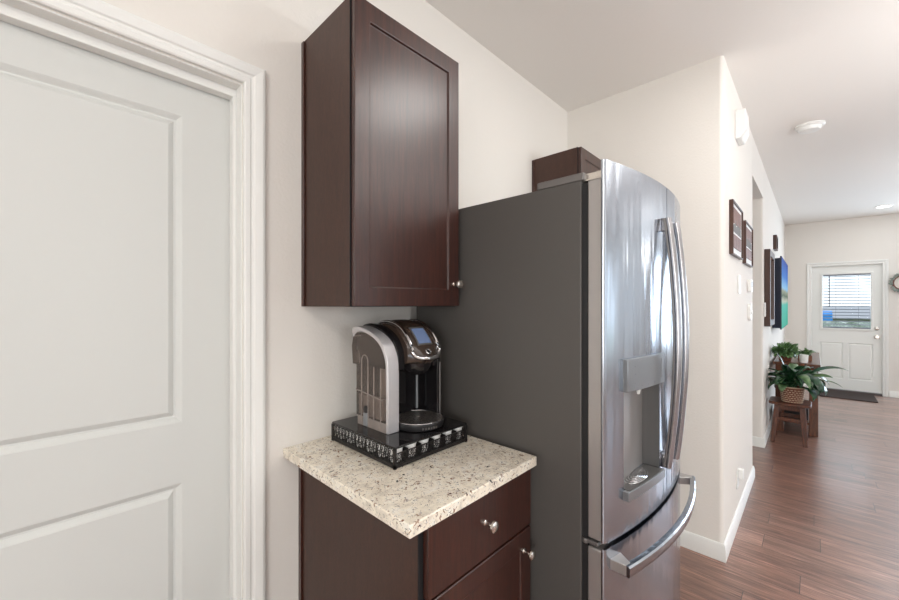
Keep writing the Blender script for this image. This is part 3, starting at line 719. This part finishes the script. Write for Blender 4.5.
# head: loft over a rounded nose
hc = arc_pts([(1.16, kz+.318), (1.12, kz+.342), (1.06, kz+.349), (1.00, kz+.331), (.955, kz+.290), (.925, kz+.243), (.915, kz+.222)], 5)
hw = lambda s: .0655*(1-.25*max(0, s-.80)/.2*1.0) if s < .97 else .048
XC = .872
def hS(u, s):
    """head surface: u across -1..1, s 0..1 back to front"""
    f_ = s*(len(hc)-1); i = min(int(f_), len(hc)-2); y = hc[i][0]+(hc[i+1][0]-hc[i][0])*(f_-i); z = hc[i][1]+(hc[i+1][1]-hc[i][1])*(f_-i)
    half = .074
    front = max(0, (s-.70)/.30)
    yy = y+.045*front*(u*u)*1.0
    return Vector((XC+half*u, yy, z-.014*abs(u)**2.6-.0*front))
bm = B(); NU, NS = 16, 30; V = {}
for i in range(NU+1):
    for j in range(NS+1): V[i, j] = bm.verts.new(hS(-1+2*i/NU, j/NS))
    
for i in range(NU):
    for j in range(NS): bm.faces.new((V[i, j], V[i+1, j], V[i+1, j+1], V[i, j+1]))
low = {}
for i in range(NU+1):
    u = -1+2*i/NU; p = hS(u, 1); low[i, 1] = bm.verts.new((p.x*.92+XC*.08, p.y+.012, kz+.208)); q = hS(u, 0); low[i, 0] = bm.verts.new((q.x, q.y, kz+.208))
for i in range(NU):
    bm.faces.new((V[i, NS], V[i+1, NS], low[i+1, 1], low[i, 1])); bm.faces.new((V[i, 0], V[i+1, 0], low[i+1, 0], low[i, 0])); bm.faces.new((low[i, 0], low[i+1, 0], low[i+1, 1], low[i, 1]))
for i in (0, NU): bm.faces.new([V[i, j] for j in range(NS+1)]+[low[i, 1], low[i, 0]])
head = obj('head', bm, 'brown_gloss', km, smooth=45)
# chrome U ring on the head
ring = []
for k in range(15): ring.append(hS(-.80, .14+.62*k/14))
for k in range(1, 20):
    a = PI*k/20; ring.append(hS(-.80*math.cos(a), .76+.22*math.sin(a)))
for k in range(15): ring.append(hS(.80, .76-.62*k/14))
ring = [p+Vector((0, -.0025, .0035)) for p in ring]
obj('chrome_trim', sweep(B(), ring, circ(.0052, 10, .0040), scale=[1+.75*math.sin(PI*k/(len(ring)-1))**4 for k in range(len(ring))]), 'chrome', head, smooth=60)


def patch(u0, u1, s0, s1, off, n=8):
    bm = B(); A = {}
    for i in range(n+1):
        for j in range(n+1):
            u, s = u0+(u1-u0)*i/n, s0+(s1-s0)*j/n; p = hS(u, s); nn = (hS(u+.01, s)-hS(u-.01, s)).cross(hS(u, s+.01)-hS(u, s-.01)).normalized()
            if nn.z < 0: nn = -nn
            A[i, j, 0] = bm.verts.new(p-nn*.001); A[i, j, 1] = bm.verts.new(p+nn*off)
    for i in range(n):
        for j in range(n):
            for k in (0, 1): bm.faces.new((A[i, j, k], A[i+1, j, k], A[i+1, j+1, k], A[i, j+1, k]))
    for i in range(n):
        for e in ((i, 0, i+1, 0), (i, n, i+1, n), (0, i, 0, i+1), (n, i, n, i+1)): bm.faces.new((A[e[0], e[1], 0], A[e[2], e[3], 0], A[e[2], e[3], 1], A[e[0], e[1], 1]))
    return bm
obj('screen_bezel', patch(-.44, .44, .53, .74, .0012), 'hinge_metal', head)
scr = obj('screen', patch(-.36, .36, .555, .725, .0022), 'lcd', head)
p = hS(0, .82); nn = Vector((0, -.75, .66)).normalized()
bm = lathe(B(), [(.011, -.001), (.011, .002), (.009, .003), (.0085, .0018), (0, .0018)], (0, 0, 0), 20)
bm.transform(Matrix.Translation(p) @ nn.to_track_quat('Z', 'Y').to_matrix().to_4x4()); obj('brew_button', bm, 'chrome', head)
bm = lathe(B(), [(.0055, .0), (.0055, .0028), (0, .0028)], (0, 0, 0), 16)
bm.transform(Matrix.Translation(p) @ nn.to_track_quat('Z', 'Y').to_matrix().to_4x4()); obj('button_mark', bm, 'black_gloss', head)
bm = lathe(B(), [(.056, .0), (.054, -.016), (.046, -.034), (.034, -.044), (0, -.046)], (XC-.004, .985, kz+.212), 28); obj('pod_holder', bm, 'black_gloss', km)
# drip tray
TC = (.858, .960)
dt = obj('drip_tray', lathe(B(), [(.076, 0), (.083, .003), (.087, .020), (.086, .024), (.079, .024)], (*TC, kz), 40), 'black_soft', km)
obj('tray_plate', lathe(B(), [(.081, .0241), (.081, .0255), (.009, .0256), (.009, .0235), (0, .0235)], (*TC, kz), 40), 'drip_grate', dt)
tube_ = B(); tube(tube_, [(TC[0]+.0835*math.cos(t_), TC[1]+.0835*math.sin(t_), kz+.0250) for t_ in [2*PI*i/40 for i in range(40)]], .0013, 6, True); obj('tray_rim', tube_, 'chrome', dt)
bm = B(); a0 = math.radians(238)
for k in range(6):
    a = a0+.11*k; c = Vector((TC[0]+.0863*math.cos(a), TC[1]+.0863*math.sin(a), kz+.011)); box(bm, c.x-.003, c.x+.003, c.y-.0012, c.y+.001, c.z-.003, c.z+.003)
obj('tray_lettering', bm, 'hinge_metal', dt)

# ------------------------------------------------------------------ pantry side wall: signs, plates, chime
yw = YP
def sign(x0, x1, z0, z1, label, seed):
    s = thing('wall_sign', label, 'wall sign', ((x0+x1)/2, yw, z0), 'pair of wooden wall signs')
    obj('backing', box(B(), x0+.01, x1-.01, yw-.012, yw-.0005, z0+.01, z1-.01), 'sign_white', s)
    obj('frame', holed(B(), 'y', yw-.021, yw-.0005, x0, x1, z0, z1, [(x0+.008, x1-.008, z0+.008, z1-.008)]), 'dark_frame', s, bevel=.002)
    zz0, zz1 = z0+.045, z1-.035; hgt = zz1-zz0
    for i in range(3):
        a = x0+.055+(x1-x0-.11)*i/3; c = a+(x1-x0-.11)/3-.003
        obj('plank', box(B(), a, c, yw-.016, yw-.012, zz0+hgt*.62, zz1), 'sign_wood', s); obj('plank', box(B(), a, c, yw-.016, yw-.012, zz0, zz0+hgt*.33), 'sign_wood', s)
    bm = B(); rnd = random.Random(seed); xa = x0+.06; zc = zz0+hgt*.48
    while xa < x1-.08:
        hh = rnd.choice([.02, .032, .05]); w_ = .028
        pts_ = [(xa, yw-.017, zc-.02), (xa+w_*.3, yw-.017, zc+hh), (xa+w_*.6, yw-.017, zc+hh*.7), (xa+w_*.5, yw-.017, zc-.02), (xa+w_, yw-.017, zc-.012)]
        tube(bm, [(q[0], yw-.015, q[1]) for q in arc_pts([(p_[0], p_[2]) for p_ in pts_], 4)], .0016, 5); xa += w_+.006
    obj('lettering', bm, 'gray_ink', s)
sign(2.70, 3.12, 1.672, 1.985, 'brown plank wall sign with pale lettering, the nearer one left of its twin', 3)
sign(3.27, 3.69, 1.662, 1.955, 'brown plank wall sign with pale lettering, the farther one beside the hallway opening', 5)
c = thing('door_chime', 'white wall mounted door chime box high on the pantry wall', 'door chime', (3.0, yw, 2.41))
obj('cover', prism(B(), [(yw-.0005, 2.588), (yw-.052, 2.580), (yw-.056, 2.46), (yw-.03, 2.408), (yw-.0005, 2.408)], 'x', 2.935, 3.09), 'white_plastic', c, bevel=.004)
obj('grille', prism(B(), [(yw-.0565, 2.455), (yw-.034, 2.410), (yw-.0335, 2.4105), (yw-.055, 2.455)], 'x', 2.95, 3.075), 'trim_paint', c)
def plate(name, label, cat, x0, x1, z0, z1, parts, r=.006, th=.007, y=yw):
    p = thing(name, label, cat, ((x0+x1)/2, y, z0))
    obj('cover_plate', prism(B(), rrect(x0, x1, z0, z1, r), 'y', y-th, y-.0005), 'white_plastic', p, bevel=.002)
    parts(p)
    return p
plate('light_switch', 'white light switch plate under the nearer wooden sign', 'light switch', 3.045, 3.125, 1.45, 1.572, lambda p: obj('rocker', prism(B(), [(yw-.006, 1.48), (yw-.010, 1.48), (yw-.007, 1.545), (yw-.006, 1.545)], 'x', 3.067, 3.103), 'trim_paint', p))
plate('thermostat', 'small square off-white thermostat under the farther wooden sign', 'thermostat', 3.54, 3.66, 1.475, 1.565, lambda p: obj('display', box(B(), 3.565, 3.62, yw-.0235, yw-.0215, 1.51, 1.55), 'panel_gray', p), th=.022)
plate('control_dial', 'white oval wall control below the thermostat', 'wall control', 3.54, 3.62, 1.262, 1.388, lambda p: obj('dial', lathe(B(), [(.018, 0), (.018, -.006), (0, -.008)], (3.58, yw-.02, 1.325), 16, 'y'), 'trim_paint', p), r=.036, th=.02)
def sock(p):
    bm = B()
    for z in (.245, .29):
        prism(bm, rrect(2.995, 3.035, z, z+.034, .01), 'y', yw-.0085, yw-.006)
    obj('socket', bm, 'trim_paint', p)
    obj('night_light', box(B(), 2.995, 3.03, yw-.034, yw-.0085, .285, .345), 'white_plastic', p, bevel=.004)
plate('power_outlet', 'white power outlet with a plugged night light near the baseboard', 'power outlet', 2.978, 3.052, .222, .338, sock)
# small control at the far side of the hallway opening
tag(settle(obj('wall_sensor', prism(B(), rrect(4.785, 4.835, 1.26, 1.40, .02), 'y', yw-.016, yw-.0005), 'white_plastic', bevel=.004)), 'small white rounded wall sensor left of the dark framed mirror', 'wall sensor')
# mirror, clock, television
mr_ = thing('framed_mirror', 'tall mirror in a dark brown frame on the wall before the television', 'mirror', (5.15, yw, 1.17))
obj('frame', holed(B(), 'y', yw-.047, yw-.0005, 4.86, 5.45, 1.165, 1.925, [(4.92, 5.39, 1.225, 1.865)]), 'dark_frame', mr_, bevel=.004)
obj('mirror_glass', box(B(), 4.915, 5.395, yw-.030, yw-.024, 1.22, 1.87), 'mirror', mr_)
ck = thing('wall_clock', 'small brown framed wall clock above the television', 'clock', (6.1, yw, 2.04))
obj('frame', holed(B(), 'y', yw-.035, yw-.0005, 6.0, 6.25, 2.045, 2.215, [(6.02, 6.23, 2.065, 2.195)]), 'dark_frame', ck, bevel=.003)
obj('face', box(B(), 6.015, 6.235, yw-.025, yw-.01, 2.06, 2.20), 'panel_gray', ck)
tv = thing('television', 'wall mounted television showing a bright blue sky and green beach picture', 'television', (6.35, yw, 1.09))
tvY = .262
obj('wall_mount', box(B(), 6.25, 6.75, yw-.0055, yw-.0005, 1.3, 1.7), 'dark_gasket', tv)
obj('housing', prism(B(), [(5.765, tvY+.012), (5.80, yw-.006), (7.14, yw-.006), (7.18, tvY+.012)], 'z', 1.11, 1.915), 'navy_plastic', tv, bevel=.004)
obj('bezel', box(B(), 5.76, 7.19, tvY, tvY+.014, 1.095, 1.935), 'navy_plastic', tv, bevel=.002)
obj('screen', box(B(), 5.768, 7.182, tvY-.0015, tvY-.0002, 1.105, 1.925), 'beach_picture', tv)

# ------------------------------------------------------------------ ceiling fittings
sd = thing('smoke_detector', 'round white smoke detector on the ceiling past the pantry wall', 'smoke detector', (3.95, .02, CEIL-.045))
obj('mounting_ring', lathe(B(), [(.085, CEIL-.0005), (.085, CEIL-.012), (.078, CEIL-.017), (.06, CEIL-.019)], (3.95, .02, 0), 36), 'white_plastic', sd)
obj('sensor_body', lathe(B(), [(.066, CEIL-.018), (.066, CEIL-.030), (.058, CEIL-.043), (.03, CEIL-.047), (0, CEIL-.047)], (3.95, .02, 0), 36), 'white_plastic', sd)
cl = thing('recessed_light', 'round lit recessed light in the ceiling near the entry door', 'ceiling light', (7.9, -.70, CEIL-.01))
obj('trim_ring', lathe(B(), [(.090, CEIL-.0005), (.092, CEIL-.004), (.075, CEIL-.009), (.072, CEIL-.006)], (7.9, -.70, 0), 36), 'white_plastic', cl)
obj('diffuser', lathe(B(), [(.072, CEIL-.005), (.06, CEIL-.0085), (0, CEIL-.0095)], (7.9, -.70, 0), 36), 'can_lens', cl)
area('recessed_light_glow', (7.9, -.70, CEIL-.013), .13, 2.5, WARM, (0, 0, -1), 'DISK')

# ------------------------------------------------------------------ console table
tt = thing('console_table', 'dark wooden console table with potted greenery against the left wall', 'table', (6.2, .15, 0))
TX0, TX1, TY0, TY1 = 5.50, 6.92, -.055, .322
obj('tabletop', box(B(), TX0, TX1, TY0, TY1, .728, .756), 'table_wood', tt, bevel=.005)
bm = B(); box(bm, TX0+.06, TX1-.06, TY0+.03, TY0+.05, .64, .728); box(bm, TX0+.06, TX1-.06, TY1-.05, TY1-.03, .64, .728); box(bm, TX0+.04, TX0+.06, TY0+.06, TY1-.06, .64, .728); box(bm, TX1-.06, TX1-.04, TY0+.06, TY1-.06, .64, .728)
obj('apron', bm, 'table_wood', tt)
for x in (TX0+.025, TX1-.095):
    for y in (TY0+.018, TY1-.088): obj('leg', box(B(), x, x+.07, y, y+.07, 0, .728), 'table_wood', tt, bevel=.004)
obj('lower_shelf', box(B(), TX0+.03, TX1-.03, TY0+.025, TY1-.025, .11, .135), 'table_wood', tt, bevel=.003)
tag(settle(obj('storage_box', box(B(), 5.62, 6.0, .04, .28, .136, .26), 'dark_gasket', bevel=.006)), 'black box on the lower shelf of the console table', 'box')

# ------------------------------------------------------------------ stool
so = thing('wooden_stool', 'small dark wooden stool holding the basket plant', 'stool', (5.19, .185, 0))
bm = B()
n = 20; pts = []
sx0, sx1, sy0, sy1 = 5.035, 5.345, .012, .332
prism(bm, rrect(sx0, sx1, sy0, sy1, .05, 6), 'z', .378, .404); obj('seat', bm, 'stained_wood', so, bevel=.006)
tops = [(5.10, .08), (5.10, .265), (5.28, .08), (5.28, .265)]; feet = [(5.055, .055), (5.055, .300), (5.325, .055), (5.325, .300)]
for (a, c_), (e, g) in zip(tops, feet):
    bm = B(); sweep(bm, [(e, g, 0), (a, c_, .378)], [(-.02, -.017), (.02, -.017), (.02, .017), (-.02, .017)], up=Vector((1, 0, 0)), scale=[.85, 1.1]); obj('leg', bm, 'stained_wood', so, bevel=.003)
def lp(i, z): a, f_ = tops[i], feet[i]; s = z/.378; return (f_[0]+(a[0]-f_[0])*s, f_[1]+(a[1]-f_[1])*s, z)
for a, c_, z in ((0, 1, .235), (2, 3, .235), (0, 2, .19), (1, 3, .19)):
    obj('stretcher', sweep(B(), [lp(a, z), lp(c_, z)], [(-.009, -.018), (.009, -.018), (.009, .018), (-.009, .018)]), 'stained_wood', so, bevel=.002)
for a, c_ in ((0, 1), (2, 3)):
    obj('seat_rail', sweep(B(), [lp(a, .352), lp(c_, .352)], [(-.01, -.025), (.01, -.025), (.01, .025), (-.01, .025)]), 'stained_wood', so)

# ------------------------------------------------------------------ plants
def leaf(bm, base, az, elev, length, width, droop, stem=.4, twist=0, n=8):
    """stem then blade following an arching path"""
    p = Vector(base); path = [p.copy()]; e = elev; N_ = 14; st_ = length/N_
    for k in range(N_):
        e -= droop/N_*(.4+1.2*k/N_)
        p = p+Vector((math.cos(az)*math.cos(e), math.sin(az)*math.cos(e), math.sin(e)))*st_
        path.append(p.copy())
    side = Vector((-math.sin(az), math.cos(az), twist)).normalized()
    i0 = int(N_*stem)
    if i0 > 0: tube(bm, path[:i0+2], .0028, 5)
    blade = path[i0:]; m_ = len(blade)-1; prev = None
    for k, q in enumerate(blade):
        s = k/m_; w_ = width*math.sin(PI*min(1, s*.97+.03))**.75*(1-.25*s)+.0006
        tn = (blade[min(k+1, m_)]-blade[max(k-1, 0)]).normalized(); nn = side.cross(tn).normalized()
        if nn.z < 0: nn = -nn
        row = [bm.verts.new(q-side*w_+nn*w_*.28), bm.verts.new(q), bm.verts.new(q+side*w_+nn*w_*.28)]
        if prev:
            for a in (0, 1): bm.faces.new((prev[a], prev[a+1], row[a+1], row[a]))
        prev = row
def keep(bm, x0, x1, y0, y1):
    for v_ in bm.verts: v_.co.x = min(max(v_.co.x, x0), x1); v_.co.y = min(max(v_.co.y, y0), y1)
def thicken(o, t_=.0012):
    s = o.modifiers.new('solid', 'SOLIDIFY'); s.thickness = t_; return o
PC = Vector((5.135, .155, .404))
pl = thing('basket_plant', 'broad leaved green plant in a woven basket on the wooden stool', 'potted plant', PC)
bk = obj('basket', lathe(B(), [(.072, .404), (.075, .405), (.086, .47), (.094, .545), (.097, .56), (.090, .562), (.088, .545), (.06, .54), (0, .54)], (PC.x, PC.y, 0), 32), 'basket_dark', pl)
bm = B(); rows = 7
for r_ in range(rows):
    z = .417+r_*.0195
    for k in range(22):
        a = 2*PI*(k+.5*(r_ % 2))/22; rad = .0755+(.0955-.0755)*(z-.404)/.156+.0015
        c_ = Vector((PC.x+rad*math.cos(a), PC.y+rad*math.sin(a), z)); tg = Vector((-math.sin(a), math.cos(a), 0))
        sweep(bm, [c_-tg*.0085, c_+tg*.0085], [(-.003, -.0035), (.003, -.0035), (.003, .0035), (-.003, .0035)])
obj('weave', bm, 'basket_light', bk, smooth=0)
tube_ = B(); tube(tube_, [(PC.x+.097*math.cos(t_), PC.y+.097*math.sin(t_), .561) for t_ in [2*PI*i/32 for i in range(32)]], .006, 8, True); obj('rim', tube_, 'basket_light', bk)
obj('soil', lathe(B(), [(.084, .54), (.08, .548), (0, .55)], (PC.x, PC.y, 0), 24), 'soil', pl)
rnd = random.Random(11); bm = B(); bm2 = B()
top = PC+Vector((0, 0, .14))
for k in range(64):
    az = 2*PI*k/34*3.1+rnd.uniform(-.3, .3); el = rnd.uniform(.75, 1.5); ln_ = rnd.uniform(.26, .50)
    if math.sin(az) > .2: ln_ *= .62       # the wall side has less room
    if math.cos(az) > .5: ln_ *= .8
    b_ = top+Vector((rnd.uniform(-.03, .03), rnd.uniform(-.03, .03), 0))
    leaf(bm if k % 5 else bm2, b_, az, el, ln_, rnd.uniform(.034, .054), rnd.uniform(.9, 3.0), .36, rnd.uniform(-.4, .4))
for k in range(5): leaf(bm, top, 2*PI*k/5+.2, 1.3, .29+.02*(k % 3), .042, 1.7, .4, .3)
leaf(bm, top+Vector((0, .03, 0)), 1.4, 1.5, .38, .03, .5, .5, .3)
leaf(bm2, top, -PI/2+.15, .75, .40, .030, 1.5, .5); leaf(bm2, top, -PI/2-.25, 1.0, .36, .03, 1.3, .5, .5)
leaf(bm, top, PI*.85, 1.15, .30, .036, 2.0, .4); leaf(bm, top+Vector((-.03, -.03, .0)), -2.3, .6, .25, .04, 2.6, .35)
[keep(q_, 4.5, 6, -1, YP-.012) for q_ in (bm, bm2)]
thicken(obj('foliage', bm, 'lily_leaf', pl, smooth=60)); thicken(obj('pale_foliage', bm2, 'lily_leaf_light', pl, smooth=60))
def bush(parent, c, rad, hgt, n, mname, seed, size=.022, lim=None):
    rn = random.Random(seed); bm = B()
    for k in range(n):
        az = rn.uniform(0, 2*PI); leaf(bm, (c[0]+rn.uniform(-.5, .5)*rad, c[1]+rn.uniform(-.5, .5)*rad, c[2]), az, rn.uniform(.5, 1.5), rn.uniform(.5, 1.0)*hgt*1.15, rn.uniform(.6, 1)*size, rn.uniform(.4, 2.4), .45, rn.uniform(-.6, .6))
    if lim: keep(bm, *lim)
    return thicken(obj('foliage', bm, mname, parent, smooth=60))
a = thing('trailing_plant', 'bushy pale green plant in a dark pot on the table end by the wall', 'potted plant', (5.65, .228, .756))
obj('pot', lathe(B(), [(.045, .7565), (.05, .758), (.062, .83), (.065, .835), (.058, .835), (.055, .825), (0, .825)], (5.65, .228, 0), 24), 'basket_dark', a)
bush(a, (5.65, .228, .822), .10, .16, 200, 'herb_leaf', 2, lim=(5.4, 5.765, .12, YP-.012))
a = thing('boxed_plant', 'small green plant in a little brown wooden box on the console table', 'potted plant', (5.83, .075, .756))
obj('planter', holed(B(), 'x', 5.78, 5.90, .010, .125, .7565, .815, []), 'wood_box', a, bevel=.003)
obj('soil', box(B(), 5.79, 5.89, .02, .115, .815, .818), 'soil', a)
bush(a, (5.84, .07, .815), .07, .085, 60, 'herb_leaf', 4, .016, lim=(5.775, 6.0, -.1, .25))
tag(settle(obj('white_cup', lathe(B(), [(.028, .7565), (.033, .758), (.038, .84), (.036, .842), (.033, .80), (0, .775)], (5.60, .075, 0), 28), 'white_plastic')), 'plain white cup on the table between the two plants', 'cup')

# ------------------------------------------------------------------ wreath, door mat, blind
wc = Vector((XF-.03, -.965, 1.70))
wr = thing('wreath', 'grey green leafy wreath on the wall right of the entry door', 'wreath', (XF, wc.y, wc.z-.17))
obj('ring', tube(B(), [(wc.x, wc.y+.11*math.cos(t_), wc.z+.11*math.sin(t_)) for t_ in [2*PI*i/28 for i in range(28)]], .012, 8, True, up=Vector((1, 0, 0))), 'basket_dark', wr)
rn = random.Random(5); bm = B()
for k in range(130):
    t_ = rn.uniform(0, 2*PI); q = Vector((wc.x-rn.uniform(0, .015), wc.y+.11*math.cos(t_), wc.z+.11*math.sin(t_)))
    d = Vector((-rn.uniform(.1, .8), math.cos(t_)+rn.uniform(-1, 1), math.sin(t_)+rn.uniform(-1, 1))).normalized(); s = d.cross(Vector((1, .2, .1))).normalized(); l_ = rn.uniform(.035, .06)
    v0, v1, v2, v3 = [bm.verts.new(z) for z in (q, q+d*l_*.5+s*.012, q+d*l_, q+d*l_*.5-s*.012)]; bm.faces.new((v0, v1, v2, v3))
thicken(obj('leaves', bm, 'wreath_leaf', wr, smooth=0), .001)
tag(settle(obj('door_mat', prism(B(), rrect(8.02, 8.60, -.66, -.06, .02), 'z', .0005, .012), 'mat_dark')), 'dark brown door mat in front of the white entry door', 'door mat')
bl = thing('window_blind', 'white slatted blind over the glass of the entry door', 'blind', (XF+.03, -.375, 1.0))
obj('head_rail', box(B(), XF+.014, XF+.044, LT[0]+.004, LT[1]-.004, 1.838, 1.860), 'slat', bl)
ns = 18; sl = None
for k in range(ns):
    z = 1.020+(1.826-1.020)*k/(ns-1)
    if sl is None:
        bm = B(); w_ = .0145; a = math.radians(24)
        pts_ = [(XF+.030+q*w_*math.cos(a), z+q*w_*math.sin(a)+.0025*(1-q*q)) for q in (-1, -.5, 0, .5, 1)]
        pts_ += [(p_[0], p_[1]-.002) for p_ in reversed(pts_)]
        prism(bm, pts_, 'y', LT[0]+.006, LT[1]-.006); sl = obj('slat', bm, 'slat', bl); z_first = z
    else:
        c_ = sl.copy(); COL.objects.link(c_); c_.parent = bl; c_.location = (0, 0, z-z_first)
obj('bottom_rail', box(B(), XF+.018, XF+.042, LT[0]+.006, LT[1]-.006, 1.0035, 1.014), 'slat', bl)
bm = B(); tube(bm, [(XF+.010, -.185, 1.84), (XF+.010, -.185, 1.34)], .006, 8, up=Vector((0, 1, 0))); obj('tilt_wand', bm, 'cord', bl)
bm = B()
for y in (-.26, -.51): tube(bm, [(XF+.030, y, 1.84), (XF+.030, y, 1.005)], .0012, 5, up=Vector((0, 1, 0)))
obj('ladder_cord', bm, 'cord', bl)
